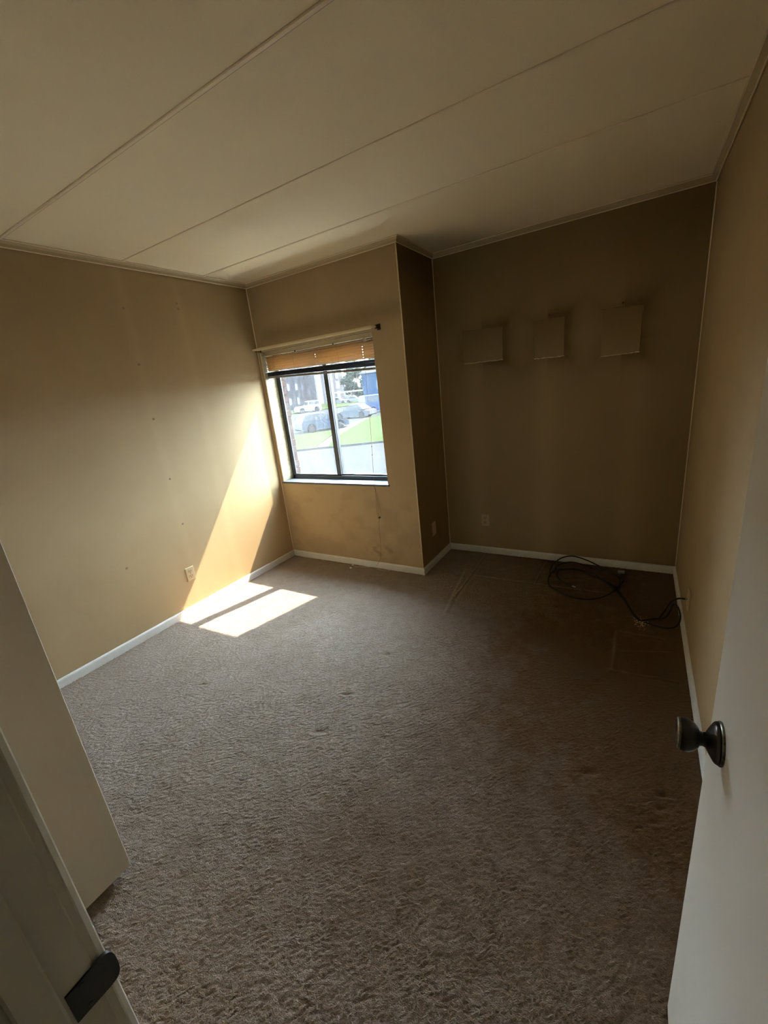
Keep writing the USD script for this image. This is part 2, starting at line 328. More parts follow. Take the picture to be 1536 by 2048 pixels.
ww = wall('wall_window', [((0, 0, -.1), (OX0, .15, H + .05)), ((OX1, 0, -.1), (W1 - .006, .19, H + .05)), ((OX0, 0, -.1), (OX1, .19, OZ0)), ((OX0, 0, OZ1), (OX1, .19, H + .05))],
          'tan wall around the window with soot above the curtain rod', soot_window, .03)
wa = wall('wall_alcove', [((1.178, .19, -.1), (W1 - .006, YB, H + .05)), ((W1 - .006, 0, -.1), (W1, YB, H + .05))], 'tan side wall of the alcove beside the window with shade painted in', lambda v: top_tone(v, .5) + .45)  # whole wall darkened to paint in the alcove shade
def soot_shade_back(v):
    d = top_tone(v, .35) + .38  # even darkening paints in the alcove shade; soot halos follow
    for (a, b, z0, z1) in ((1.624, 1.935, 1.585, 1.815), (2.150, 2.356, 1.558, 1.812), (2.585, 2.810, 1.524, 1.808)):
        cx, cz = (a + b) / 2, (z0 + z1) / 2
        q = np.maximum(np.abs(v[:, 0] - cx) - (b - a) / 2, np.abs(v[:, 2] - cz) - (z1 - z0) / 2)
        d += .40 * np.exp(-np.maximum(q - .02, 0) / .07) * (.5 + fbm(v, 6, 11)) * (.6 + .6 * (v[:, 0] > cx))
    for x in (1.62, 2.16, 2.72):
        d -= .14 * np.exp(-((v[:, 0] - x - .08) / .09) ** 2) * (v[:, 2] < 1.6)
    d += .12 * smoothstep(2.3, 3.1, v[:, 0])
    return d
wb = wall('wall_back', [((W1, D, -.1), (W2 + .12, YB, H + .05))], 'dim tan back wall of the alcove with three picture ghosts', soot_shade_back, .03)
wr = wall('wall_right', [((W2, YN - 1.4, -.1), (W2 + .12, D, H + .05))], 'tan right hand wall behind the open white door', lambda v: top_tone(v, .3) + .25 * np.exp(-np.maximum(D - v[:, 1], 0) / .12))
# wall with the doorway (the camera stands in it) and the closet opening
JX, RX, DH = 2.290, 3.008, 2.04
YO = YN - .115
wn = wall('wall_near', [((0, YO, -.1), (.18, YN, H + .05)), ((1.475, YO, -.1), (JX - .02, YN, H + .05)), ((RX + .02, YO, -.1), (W2, YN, H + .05)), ((.18, YO, 2.06), (1.475, YN, H + .05)), ((JX - .02, YO, DH + .02), (RX + .02, YN, H + .05))],
          'tan wall with the doorway the photo is taken from', lambda v: top_tone(v, .3), .08)
obj('wall_closet', cat(box((0, YO - .75, -.1), (2.0, YO - .65, H + .05)), box((1.9, YO - .65, -.1), (2.0, YO, H + .05))), M['hall'], kind='structure', label='closet shell behind the near wall', smooth=False)
obj('wall_hall', cat(box((1.9, YO - 1.35, -.1), (W2 + .12, YO - 1.25, H + .05)), box((1.9, YO - 1.35, -.1), (2.0, YO - .75, H + .05))), M['hall'], kind='structure', label='hallway wall behind the camera', smooth=False)
# slab above and below everything
obj('roof_slab', cat(box((-.7, YO - 1.4, H + .05), (W2 + .4, .19, H + .25)), box((1.178, .19, H + .05), (W2 + .4, YB + .02, H + .25))), M['hall'], kind='structure', label='roof slab over the room', smooth=False)
obj('floor_slab', box((-.3, YO - 1.4, G), (W2 + .2, YB - .05, -.045)), M['hall'], kind='structure', label='foundation slab under the carpet', smooth=False)

# ceiling: panels with raised battens
BAT = [-.4149, -1.0022, -1.611, -2.215, -2.82]
ceil = tag(xform(path_of('ceiling')), 'stained cream ceiling of long panels with thin battens', None, None, 'structure')
ys = [D + .01] + BAT + [YO - 1.3]
for a, b in zip(ys[:-1], ys[1:]):
    part('ceiling_panel', box((-.02, b + .0015, H), (W2 + .02, a - .0015, H + .05)), M['ceiling'], ceil, smooth=False)
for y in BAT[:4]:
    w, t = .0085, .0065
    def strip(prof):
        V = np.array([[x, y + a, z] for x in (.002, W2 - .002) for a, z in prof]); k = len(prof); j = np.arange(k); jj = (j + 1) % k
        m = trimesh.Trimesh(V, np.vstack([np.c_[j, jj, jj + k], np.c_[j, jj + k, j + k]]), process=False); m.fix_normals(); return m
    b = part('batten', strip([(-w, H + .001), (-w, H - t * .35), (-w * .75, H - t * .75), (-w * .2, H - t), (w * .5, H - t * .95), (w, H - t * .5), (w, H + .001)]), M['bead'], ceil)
    part('shade_line', strip([(w - .0005, H + .001), (w - .0005, H - t * .42), (w + .0035, H - .0012), (w + .0055, H + .001)]), M['painted_shade'], b, label='dark line of painted shade along the batten')  # shade on the window side of the batten, painted as a strip

# cornice: a cove with a bead at the top and at the bottom
COVE = [(0, H), (.0265, H), (.0265, H - .0062), (.020, H - .0095), (.012, H - .018), (.0085, H - .0300), (0, H - .0345)]
def roundp(d, z, r, n=8): return [(d + r * math.cos(a), z + r * math.sin(a)) for a in np.linspace(0, 2 * np.pi, n, endpoint=False)]
def trim_no(): return f'trim_{len([1 for k in USED if k[1].startswith("trim_")]) + 1}'
for m, u, l in zip(run(ROOM, COVE), run(ROOM, roundp(.0275, H - .0038, .0034)), run(ROOM, roundp(.0068, H - .0342, .0033))):
    c = obj(trim_no(), m, M['crown'], kind='structure', label='tan cove moulding at the ceiling with two pale beads', smooth=25)
    part('bead', u, M['bead'], c, smooth=50); part('bead', l, M['bead'], c, smooth=50)
bp = [(0, -.03), (.0125, -.03), (.0125, BB - .013), (.0112, BB - .006), (.007, BB - .0015), (.003, BB), (0, BB)]
for nm, m in zip(('left', 'window', 'alcove', 'back', 'right'), run(ROOM, bp)):
    obj(f'baseboard_{nm}', m, M['base'], kind='structure', label=f'narrow off white baseboard of the {nm} wall', smooth=40)
# corner strips
def bead(x, y, sx, sy, r=.008):
    a = np.linspace(0, np.pi / 2, 7)
    pr = [(0, 0)] + [(r * math.cos(t), r * math.sin(t)) for t in a]
    V = np.array([[x + sx * p, y + sy * q, z] for z in (BB, H - CR) for p, q in pr]); k = len(pr); j = np.arange(k); jj = (j + 1) % k
    m = trimesh.Trimesh(V, np.vstack([np.c_[j, jj, jj + k], np.c_[j, jj + k, j + k]]), process=False); m.fix_normals(); return m
for (x, y, sx, sy, lb) in ((0, 0, 1, -1, 'thin cream strip in the corner left of the window'), (W1, D, 1, -1, 'thin strip in the dark inner corner of the alcove'), (W2, D, -1, -1, 'thin cream strip in the far right corner')):
    obj(trim_no(), bead(x, y, sx, sy, .0055), M['bead'], kind='structure', label=lb, smooth=40)
obj(trim_no(), rbox((W1 - .006, -.002, BB), (W1 + .0015, .006, H - CR), .0012), M['bead'], kind='structure', label='thin cream bead on the projecting corner beside the window')

# ------------------------------------------------------------------ window
win = tag(xform(path_of('window_1')), 'sliding aluminium window with dusty panes looking onto a car park', None, None, 'structure')
FY0, FY1 = .13, .19
fw = .037
part('frame', cat(rbox((OX0, FY0, OZ0), (OX0 + fw, .148, OZ1)), rbox((OX1 - fw - .02, FY0, OZ0), (OX1, FY1, OZ1)), rbox((OX0, FY0, OZ0), (OX1, FY1, OZ0 + .045)), rbox((OX0, FY0, OZ1 - .04), (OX1, FY1, OZ1)),
     rbox((OX0 + .02, FY0 - .006, OZ0 + .008), (OX1 - .03, FY0, OZ0 + .022), .002)), M['alu'], win)
MX0, MX1 = .566, .610
def sash(x0, x1, y0, y1, gm, s0, s1, lab):
    z0, z1 = OZ0 + .045, OZ1 - .04
    s = part('sash', cat(rbox((x0, y0, z0), (x0 + s0, y1, z1), .002), rbox((x1 - s1, y0, z0), (x1, y1, z1), .002), rbox((x0, y0, z0), (x1, y1, z0 + .012), .002), rbox((x0, y0, z1 - .02), (x1, y1, z1), .002)), M['alu'], win, label=lab)
    part('pane', box((x0 + s0 - .004, (y0 + y1) / 2 - .001, z0 + .006), (x1 - s1 + .004, (y0 + y1) / 2 + .001, z1 - .006)), gm, s, smooth=False)
sash(OX0 + fw - .004, MX1, .132, .149, M['glass_l'], .010, MX1 - MX0, 'left sash with a dirtier streaked pane')
sash(MX0 + .004, OX1 - fw - .012, .150, .186, M['glass_r'], .040, .014, 'right sash with a clearer pane')
part('added_screen_frame', cat(rbox((.545, .191, OZ0 + .02), (.580, .203, OZ1 - .02), .002), rbox((OX0 + .012, .191, OZ1 - .055), (.560, .203, OZ1 - .03), .002)), M['alu'], win, label='added screen stile outside the left sash to widen the mullion shadow')  # hidden stile added to widen the sun shadow of the mullion
part('sill', rbox((OX0 - .004, -.014, OZ0 - .002), (OX1 + .012, FY0, OZ0 + .0135), .003), M['sill'], win, label='slate blue window sill')
part('reveal', cat(box((OX0 - .001, .0005, OZ0 + .013), (OX0 + .003, FY0, OZ1)), box((OX1 - .003, .0005, OZ0 + .013), (OX1 + .001, FY0, OZ1)), box((OX0, .0005, OZ1 - .003), (OX1, FY0, OZ1 + .001))), M['reveal'], win, label='mildew specked cream reveal', smooth=False)
part('edge_bead', rbox((OX0 - .010, -.004, OZ0 + .014), (OX0 + .002, .006, OZ1), .002), M['trim'], win)

# ------------------------------------------------------------------ blind and curtain rod
bl = thing('window_blind', 'half raised wood coloured venetian blind hanging in the top of the window', 'blind', (0, 0, 0))
BX0, BX1, BY = .043, 1.140, .040
part('headrail', cat(rbox((BX0, BY - .016, 1.838), (BX1, BY + .022, 1.872), .003), rbox((BX0, BY - .020, 1.836), (BX1, BY - .014, 1.8405), .0015)), M['rail'], bl, label='cream headrail')
lad = [.135, .361, .585, .815, 1.038]
def slat(zl, zr, tilt=24, w=.025, x0=BX0, x1=BX1, holes=True):
    # arched strip with a small route hole at each ladder: built as strips between the holes
    xs = [x0]
    for q in ((.585, 1.038) if holes else ()): xs += [q - .0028, q + .0028]
    xs.append(x1)
    t = np.linspace(-1, 1, 5); ca, sa = math.cos(math.radians(tilt)), math.sin(math.radians(tilt))
    ms = []
    def strip(a, b, tt):
        V = []
        for x in (a, b):
            for s in tt:
                u, h = s * w / 2, .0026 * (1 - s * s)
                z = zl + (zr - zl) * (x - BX0) / (BX1 - BX0)
                V.append((x, BY + u * ca + h * sa, z + u * sa * -1 + h * ca))
        k = len(tt); f = []
        for i in range(k - 1): f += [(i, i + 1, k + i + 1), (i, k + i + 1, k + i)]
        v = np.array(V); n = len(v)
        v2 = np.vstack([v, v - [0, 0, .0005]]); f = np.array(f)
        return trimesh.Trimesh(v2, np.vstack([f, f[:, ::-1] + n]), process=False)
    for i in range(len(xs) - 1):
        if i % 2 == 0: ms.append(strip(xs[i], xs[i + 1], t))
        else:
            ms.append(strip(xs[i], xs[i + 1], np.array([-1, -.17]))); ms.append(strip(xs[i], xs[i + 1], np.array([.17, 1])))
    return cat(*ms)
rng = random.Random(4)
NS = 7
for i in range(NS):
    zl = 1.822 - i * .0163; zr = 1.820 - i * .0192
    part('slat', slat(zl, zr, tilt=47 + rng.uniform(-3, 3)), M['slat'], bl)
# stacked slats
for i in range(22):
    f = i / 21
    part('slat', slat(1.704 - f * .030, 1.683 - f * .044, tilt=4 + rng.uniform(-3, 3), w=.026, holes=False), M['stack'], bl, label='slat lying in the closed stack' if i == 0 else None)
def tilted(z0l, z0r, hgt, y0, y1):
    return hull([(x, y, z + h) for x, z in ((BX0, z0l), (BX1, z0r)) for y in (y0, y1) for h in (0, hgt)])
part('bottom_rail', tilted(1.657, 1.612, .016, BY - .014, BY + .014), M['bottom_rail'], bl, label='slim bottom rail under the stacked slats')
for x in lad:
    part('ladder_cord', cat(tube([(x, BY - .0145, 1.84), (x, BY - .0145, 1.66 - .04 * x)], .0008, 5), tube([(x, BY + .0145, 1.84), (x, BY + .0145, 1.66 - .04 * x)], .0008, 5)), M['cord'], bl)
for x in (.40, .79):
    part('rail_clip', rbox((x - .006, BY - .023, 1.832), (x + .006, BY - .018, 1.842), .001), M['nail'], bl)
part('tilt_gear', cat(rbox((1.06, BY - .020, 1.815), (1.085, BY - .004, 1.838), .002), hull([(1.06, BY - .02, 1.812), (1.13, BY - .018, 1.822), (1.13, BY - .012, 1.826), (1.06, BY - .012, 1.818), (1.06, BY - .02, 1.818)])), M['rail'], bl)
cordpts = spline([(1.060, .020, 1.835), (1.057, .018, 1.61), (1.053, .012, 1.30), (1.052, -.004, 1.06), (1.050, -.018, .90), (1.046, -.022, .752), (1.045, -.022, .735), (1.05, -.010, .60), (1.043, -.008, .50), (1.052, -.009, .466)], 12)
part('lift_cord', cat(tube(cordpts, .0011, 6), tube(spline([(1.046, -.022, .74), (1.038, -.010, .60), (1.028, -.008, .50), (1.045, -.009, .462)], 10), .0009, 6),
     tube(spline([(1.046, -.022, .74), (1.060, -.009, .60), (1.068, -.008, .49), (1.056, -.009, .466)], 10), .0009, 6),
     tube(spline([(1.050, -.009, .462), (1.036, -.008, .40), (1.03, -.008, .25), (1.018, -.016, .10), (.97, -.018, .02)], 12), .0011, 6)), M['cord'], bl)
part('cord_knob', cat(lathe([(0, .002), (.003, .006), (.016, .008), (.020, .006), (.022, .002)], (1.040, -.010, .458), (1, 0, .45), 14)), M['nail'], bl, label='dark cord knob')
for z in (1.05, .985):
    part('cord_knot', trimesh.creation.icosphere(2, .004).apply_translation((1.051, -.005 if z > 1 else -.012, z)), M['cord'], bl)

rod = thing('curtain_rod', 'cream enamelled curtain rod mounted above the window', 'curtain rod', (0, 0, 0))
RY, RZ = -.062, 1.889
def oval(x0, x1, ry, rz, n=16):
    a = np.linspace(0, 2 * np.pi, n, endpoint=False)
    V = np.array([[x, RY + ry * math.cos(t), RZ + rz * math.sin(t)] for x in (x0, x1) for t in a]); j = np.arange(n); jj = (j + 1) % n
    V = np.vstack([V, [[x0, RY, RZ], [x1, RY, RZ]]])
    m = trimesh.Trimesh(V, np.vstack([np.c_[j, jj, jj + n], np.c_[j, jj + n, j + n], np.c_[jj, j, 0 * j + 2 * n], np.c_[j + n, jj + n, 0 * j + 2 * n + 1]]), process=False); m.fix_normals(); return m
part('rod', oval(.075, 1.196, .006, .0115), M['rod'], rod)
part('inner_rod', oval(.012, .10, .0045, .0085), M['rod'], rod, label='narrower telescoped end of the rod')
part('return_arm', cat(tube(spline([(1.188, RY, RZ), (1.212, RY + .003, RZ), (1.220, RY + .016, RZ), (1.222, -.002, RZ)], 8), .007, 10)), M['rod'], rod)
part('bracket', cat(rbox((1.208, -.006, RZ - .020), (1.236, 0, RZ + .020), .002), rbox((1.211, -.045, RZ - .013), (1.232, -.004, RZ + .012), .003)), M['nail'], rod, label='dark wall bracket')
part('bracket', cat(rbox((.030, -.004, RZ - .022), (.046, 0, RZ + .012), .001), rbox((.033, -.062, RZ - .016), (.043, -.002, RZ - .010), .001)), M['nail'], rod)

# ------------------------------------------------------------------ electrical plates
def plate_frame(axis_n):
    """columns: across, up, out of the wall"""
    n = np.array(axis_n, float); up = np.array([0, 0, 1.0]); ac = np.cross(up, n)
    R = np.eye(4); R[:3, 0], R[:3, 1], R[:3, 2] = ac, up, n
    return R
def oriented(m, n, loc):
    m = m.copy(); T = plate_frame(n); T[:3, 3] = loc; m.apply_transform(T); return m
def cover(w=.070, h=.114, t=.006):
    a, b = w / 2, h / 2
    return hull([(sx * (a - e), sy * (b - e), z) for sx in (-1, 1) for sy in (-1, 1) for e, z in ((0, 0), (0, t * .45), (.004, t))])
def outlet(loc, n, label, w=.070, h=.106):
    t = thing('power_outlet', label, 'power outlet', loc, 0, 'power outlets')
    part('cover_plate', oriented(cover(w, h), n, (0, 0, 0)), M['plate'], t)
    for s in (1, -1):
        cy = s * .0197
        a = np.linspace(0, 2 * np.pi, 28, endpoint=False)
        pts = [(.0172 * math.cos(q), cy + max(-.0132, min(.0132, .0172 * math.sin(q))), z) for q in a for z in (.004, .0082)]
        r = part('receptacle', oriented(hull(pts), n, (0, 0, 0)), M['plate2'], t)
        sl = cat(box((-.0078, cy + .0005, .0078), (-.0052, cy + .0095, .0086)), box((.0052, cy + .0010, .0078), (.0076, cy + .0090, .0086)), cyl((0, cy - .0065, .0078), (0, cy - .0065, .0086), .0028, 12))
        part('slots', oriented(sl, n, (0, 0, 0)), M['slot'], r, label='dark pin slots')
    part('screw', oriented(cyl((0, 0, .005), (0, 0, .0072), .003, 12), n, (0, 0, 0)), M['silver'], t)
outlet((0, -1.086, .297), (1, 0, 0), 'ivory power outlet low on the left wall beside the sunlit patch')
outlet((1.751, D, .297), (0, -1, 0), 'dim power outlet low on the dark back wall of the alcove')
bp_ = thing('wall_plate', 'plain small plate low on the alcove side wall next to the window corner', 'wall plate', (W1, .249, .305))
part('cover_plate', oriented(cover(), (1, 0, 0), (0, 0, 0)), M['plate'], bp_)
for s in (1, -1): part('screw', oriented(cyl((0, s * .04, .005), (0, s * .04, .0072), .003, 12), (1, 0, 0), (0, 0, 0)), M['silver'], bp_)
cp = thing('cable_plate', 'ivory cable plate on the right wall with a black cable plugged in', 'wall plate', (W2, -.252, .228))
part('cover_plate', oriented(cover(.072, .108, .0075), (-1, 0, 0), (0, 0, 0)), M['plate'], cp)
part('socket', oriented(cyl((0, 0, .006), (0, 0, .018), .0048, 14), (-1, 0, 0), (0, 0, 0)), M['silver'], cp)
for s in (1, -1): part('screw', oriented(cyl((0, s * .04, .006), (0, s * .04, .0086), .003, 12), (-1, 0, 0), (0, 0, 0)), M['plate2'], cp)

# ------------------------------------------------------------------ coiled cable on the carpet
cb = thing('coaxial_cable', 'long black cable lying coiled on the carpet in the far right corner', 'cable', (0, 0, 0))
def cable(pts, r=.0048): return tube(spline(pts, 10), r, 8)
Z = .009
part('lead', cable([(W2 - .015, -.252, .228), (W2 - .05, -.25, .222), (W2 - .075, -.20, .17), (W2 - .085, -.13, .09), (W2 - .10, -.10, .03), (3.00, -.12, Z), (2.95, -.155, Z), (2.92, -.175, Z)]), M['cable'], cb)
part('lead', cable([(2.93, -.19, Z), (3.0, -.215, Z), (3.05, -.22, .015), (3.088, -.205, .035), (3.100, -.15, .065), (3.090, -.09, .085), (3.07, -.07, .09), (3.055, -.10, .06), (3.03, -.12, .02), (2.96, -.14, Z)]), M['cable'], cb)
for o in (0, .010):
    part('lead', cable([(2.915 - o, -.185, Z), (2.885 - o, -.135, Z), (2.852 - o, -.045, Z + o), (2.822 - o, .06, Z), (2.795 - o, .125, Z), (2.772 - o, .17, Z + .01)]), M['cable'], cb)
part('loop', cable([(2.772, .165, .018), (2.72, .075, Z), (2.66, .005, Z), (2.59, -.027, Z), (2.50, -.018, Z), (2.42, .025, Z), (2.362, .085, Z), (2.335, .160, Z), (2.328, .25, Z), (2.345, .34, Z), (2.40, .395, Z), (2.48, .41, .012), (2.57, .385, Z), (2.66, .315, Z), (2.73, .235, Z), (2.772, .175, .012)]), M['cable'], cb)
part('loop', cable([(2.775, .18, .024), (2.70, .27, .016), (2.60, .36, .018), (2.49, .40, .02), (2.40, .36, .018), (2.375, .28, .016), (2.40, .215, .012), (2.45, .165, Z), (2.505, .135, Z)]), M['cable'], cb)
part('loop', cable([(2.335, .24, .016), (2.32, .33, .02), (2.335, .43, .035), (2.38, .50, .055), (2.45, .53, .065), (2.54, .525, .05), (2.63, .49, .03), (2.72, .43, .02), (2.775, .34, .018), (2.785, .25, .016), (2.772, .18, .02)]), M['cable'], cb)
part('loop', cable([(2.35, .30, .012), (2.36, .42, .02), (2.44, .49, .03), (2.56, .48, .02), (2.70, .42, Z), (2.80, .35, Z), (2.79, .24, Z), (2.775, .17, Z)]), M['cable'], cb)
part('connector', cyl((2.500, .138, Z), (2.522, .127, Z), .0052, 12), M['silver'], cb, label='silver end connector')
part('splitter', cat(rbox((2.765, .445, .002), (2.81, .475, .02), .003), cyl((2.785, .445, .011), (2.783, .425, .011), .005, 10)), M['silver'], cb, label='small metal splitter')
part('tie', tube([(2.762, .15, .005), (2.755, .165, .028), (2.775, .185, .03), (2.788, .178, .006)], .003, 6), M['cable'], cb)
rng = np.random.default_rng(12)
ms = []
for i in range(150):
    a = rng.normal(0, 1, 2); p = np.array([2.905, -.185]) + np.array([.013, .030]) * a + (np.array([-.012, .0]) if i % 2 else np.array([.016, -.02]))
    c = trimesh.creation.icosphere(0, rng.uniform(.0008, .0028)); c.apply_scale(rng.uniform(.5, 1.3, 3)); c.apply_translation((*p, .006)); ms.append(c)
obj('paint_crumbs', cat(*ms), M['crumb'], label='little heap of pale crumbs beside the black cable', cat='debris', kind='stuff', smooth=False)
for (x, y, rz, lb) in ((.726, -.050, 30, 'white plastic bit nearest the baseboard under the window'), (.744, -.105, 10, 'white plastic bit further out on the carpet under the window'), (1.103, -.045, 60, 'white plastic bit right of the blind cord on the carpet')):
    o = obj('plastic_bit', lathe([(0, .002), (.002, .006), (.012, .007), (.018, .0045), (.020, .001)], (0, 0, 0), (math.cos(math.radians(rz)), math.sin(math.radians(rz)), 0), 12), M['white'], label=lb, cat='plastic piece', group='white plastic bits under the window', loc=(x, y, .009))
obj('string', tube(spline([(.74, -.052, .008), (.79, -.065, .008), (.86, -.055, .01), (.93, -.035, .012), (.97, -.03, .02), (1.0, -.05, .01), (1.05, -.06, .008), (1.10, -.05, .008)], 10), .0012, 6), M['white'], label='thin white string lying along the baseboard under the window', cat='string')

# ------------------------------------------------------------------ picture ghosts, nails and spots on the walls
def ghost(cx, pts, ridge, label):
    t = thing('picture_mark', label, 'wall mark', (0, 0, 0), 0, 'picture marks on the back wall')
    P = np.array(pts, float); c = P.mean(0)
    def ring(k, y): return [(x, y, z) for x, z in c + (P - c) * k]
    pm = hull(ring(1, D) + ring(.985, D - .0011)); po = part('patch', pm, M['wall'], t, smooth=False); primvar(po, 'dirt_shade', np.interp(pm.vertices[:, 2], [P[:, 1].min(), P[:, 1].max()], [.42, .78]))
    q = np.vstack([P, P[:1]])
    edges = {'top': (0, 1), 'right': (1, 2), 'bottom': (2, 3), 'left': (3, 4)}
    for nme in ridge:
        a, b = edges[nme]; rr = np.random.default_rng(int(cx * 1000) + a)
        s = np.linspace(0, 1, 16)[:, None]; L = q[a] + (q[b] - q[a]) * s + rr.normal(0, .0012, (16, 2))
        r = .0032 if nme == 'bottom' else .0014
        part('ridge', tube([(x, D - .001, z) for x, z in L], r * (.5 + .7 * rr.random(16)), 8), M['bead'] if nme == 'bottom' else M['painted_shade'], t, label=f'raised paint ridge along the {nme}')  # pale bottom paints in a highlight, dark edges paint in shade
    return t
ghost(1.78, [(1.623, 1.825), (1.937, 1.815), (1.930, 1.583), (1.626, 1.587)], ('bottom', 'right'), 'faint rectangular ghost of a picture, leftmost of three on the back wall')
ghost(2.25, [(2.147, 1.814), (2.354, 1.812), (2.355, 1.557), (2.156, 1.559)], ('bottom', 'top', 'left'), 'smallest rectangular picture ghost, middle of three on the back wall')
ghost(2.70, [(2.586, 1.814), (2.812, 1.803), (2.806, 1.524), (2.584, 1.523)], ('bottom', 'top', 'right'), 'largest rectangular picture ghost, rightmost of three on the back wall')
for x, z, lb in ((2.257, 1.826, 'bent nail above the middle picture ghost on the back wall'), (2.696, 1.826, 'small nail above the rightmost picture ghost on the back wall')):
    t = thing('nail', lb, 'nail', (x, D, z), 0, 'nails on the back wall')
    part('shank', cyl((0, 0, 0), (.002, -.016, .006), .0022, 10), M['nail'], t)
    part('head', cyl((.002, -.016, .006), (.0024, -.0175, .0066), .0052, 12), M['nail'], t)
for y, z, lb in ((-.675, 2.195, 'dark nail spot near the ceiling on the left wall'), (-.672, 2.160, 'dark nail spot just below the highest one on the left wall'), (-1.061, 2.131, 'faint dark nail spot high on the left wall away from the window'), (-1.056, 1.794, 'second nail spot down the row on the left wall'), (-1.055, 1.442, 'third nail spot down the row on the left wall'), (-1.050, 1.022, 'fourth nail spot down the row on the left wall'), (-1.043, .681, 'lowest nail spot in the row above the power outlet'), (-1.496, .527, 'dark spot low on the left wall away from the outlet')):
    obj('nail_spot', lathe([(-.0005, .0085), (.0010, .0078), (.0018, .005), (.0014, .0028), (.0012, .0003)], (0, 0, 0), (1, 0, 0), 14), M['spot'], label=lb, cat='wall mark', group='nail spots on the left wall', loc=(0, y, z))

# ------------------------------------------------------------------ doors
DX, DT = 2.970, .035
door = tag(xform(path_of('door_1'), (0, 0, 0)), 'open flat white bedroom door at the right with a dark round knob', None, None, 'structure')
part('slab', rbox((DX, YN + .002, .018), (DX + DT, -1.951, 2.03), .0015), M['door'], door)
KY, KZ = -2.040, .893
def knob(sx, x):
    k = part('rose', lathe([(0, .0335), (.003, .0335), (.0045, .0318), (.006, .0325), (.0085, .0312), (.0105, .029), (.016, .020), (.020, .0125)], (x, KY, KZ), (sx, 0, 0)), M['bronze'], door, label='dark bronze rose of the knob')
    part('rose_rim', lathe([(.0003, .0338), (.003, .0342), (.0042, .033)], (x, KY, KZ), (sx, 0, 0)), M['brass_worn'], k)
    part('stem', lathe([(.018, .0125), (.024, .0105), (.029, .0118)], (x, KY, KZ), (sx, 0, 0)), M['bronze'], k)
    g = part('knob', lathe([(.028, .0115), (.030, .016), (.035, .0215), (.042, .0255), (.049, .0262), (.055, .0248), (.058, .0225), (.0595, .0195), (.0588, .017), (.0605, .014), (.061, 0)], (x, KY, KZ), (sx, 0, 0), 48), M['bronze'], door, label='dark round door knob')
    part('knob_ring', lathe([(.0545, .0252), (.0572, .0242), (.0590, .0215)], (x, KY, KZ), (sx, 0, 0), 48), M['brass_worn'], g)
knob(-1, DX); knob(1, DX + DT)
part('latch_plate', rbox((DX + .006, -1.952, KZ - .028), (DX + .029, -1.9495, KZ + .028), .0008), M['bronze'], door)
for z in (.25, 1.02, 1.80):
    part('hinge', cat(cyl((DX + DT + .004, YN + .004, z - .045), (DX + DT + .004, YN + .004, z + .045), .006, 12), rbox((DX + DT - .002, YN + .002, z - .044), (DX + DT + .003, YN + .05, z + .044), .0008)), M['bronze'], door)
# jamb and casing at the left of the doorway
jm = tag(xform(path_of('door_2')), 'door frame at the lower left with a black strike plate', None, None, 'structure')
part('jamb', cat(rbox((JX - .019, YO, -.03), (JX, YN - .014, DH), .0025), rbox((JX - .019, YN - .02, -.03), (JX - .004, YN - .005, DH), .002)), M['jamb'], jm)
part('jamb', rbox((RX, YO, -.03), (RX + .019, YN - .004, DH), .0025), M['jamb'], jm)
part('head_jamb', rbox((JX - .019, YO, DH), (RX + .019, YN - .004, DH + .019), .002), M['jamb'], jm)
part('stop', rbox((JX - .001, YO + .03, -.03), (JX + .011, YN - .050, DH), .003), M['jamb'], jm)
part('casing', cat(rbox((JX - .062, YN - .0065, -.03), (JX - .0055, YN + .0015, DH + .06), .0015)), M['casing'], jm, label='whiter casing edge')
part('casing', rbox((RX + .006, YN, -.03), (RX + .062, YN + .011, DH + .06), .002), M['casing'], jm)
part('casing', rbox((JX - .062, YN, DH + .006), (RX + .062, YN + .011, DH + .06), .002), M['casing'], jm)
def strike():
    a = []
    z0, z1 = .800, .852
    main = hull([(x, y, z) for x in (JX - .001, JX + .0024) for y, zz in ((YN - .046, (z0 + .002, z1 - .002)), (YN - .012, (z0, z1))) for z in zz])
    pts = []
    for t in np.linspace(-math.pi / 2, math.pi / 2, 15):
        pts += [(x, YN - .010 + .0165 * abs(math.cos(t)) ** .55, (z0 + z1) / 2 + .0255 * np.sign(math.sin(t)) * abs(math.sin(t)) ** .7) for x in (JX - .002, JX + .0028)]
    pts += [(x, YN - .016, z) for x in (JX - .001, JX + .0024) for z in (z0 + .001, z1 - .001)]
    return to_tm(m3.Manifold.hull_points(np.array(pts)) + m3.Manifold(m3.Mesh(np.asarray(main.vertices, np.float32), np.asarray(main.faces, np.uint32))))
sp = part('strike_plate', strike(), M['black_metal'], jm, label='black strike plate with a rounded lip')
for z in (.808, .844): part('screw', cyl((JX + .002, YN - .03, z), (JX + .0034, YN - .03, z), .003, 10), M['black_metal'], sp)
# folded closet door
cdoor = tag(xform(path_of('door_3')), 'beige folding closet door standing open at the left', None, None, 'structure')
CXF = 1.428
part('leaf', rbox((CXF - .030, -2.652, .020), (CXF, -2.388, 2.02), .002), M['closet'], cdoor)
part('leaf', rbox((CXF - .064, -2.652, .020), (CXF - .034, -2.388, 2.02), .002), M['closet'], cdoor)
for z in (.3, 1.0, 1.75): part('hinge', cyl((CXF - .032, -2.3865, z - .03), (CXF - .032, -2.3865, z + .03), .004, 10), M['bronze'], cdoor)

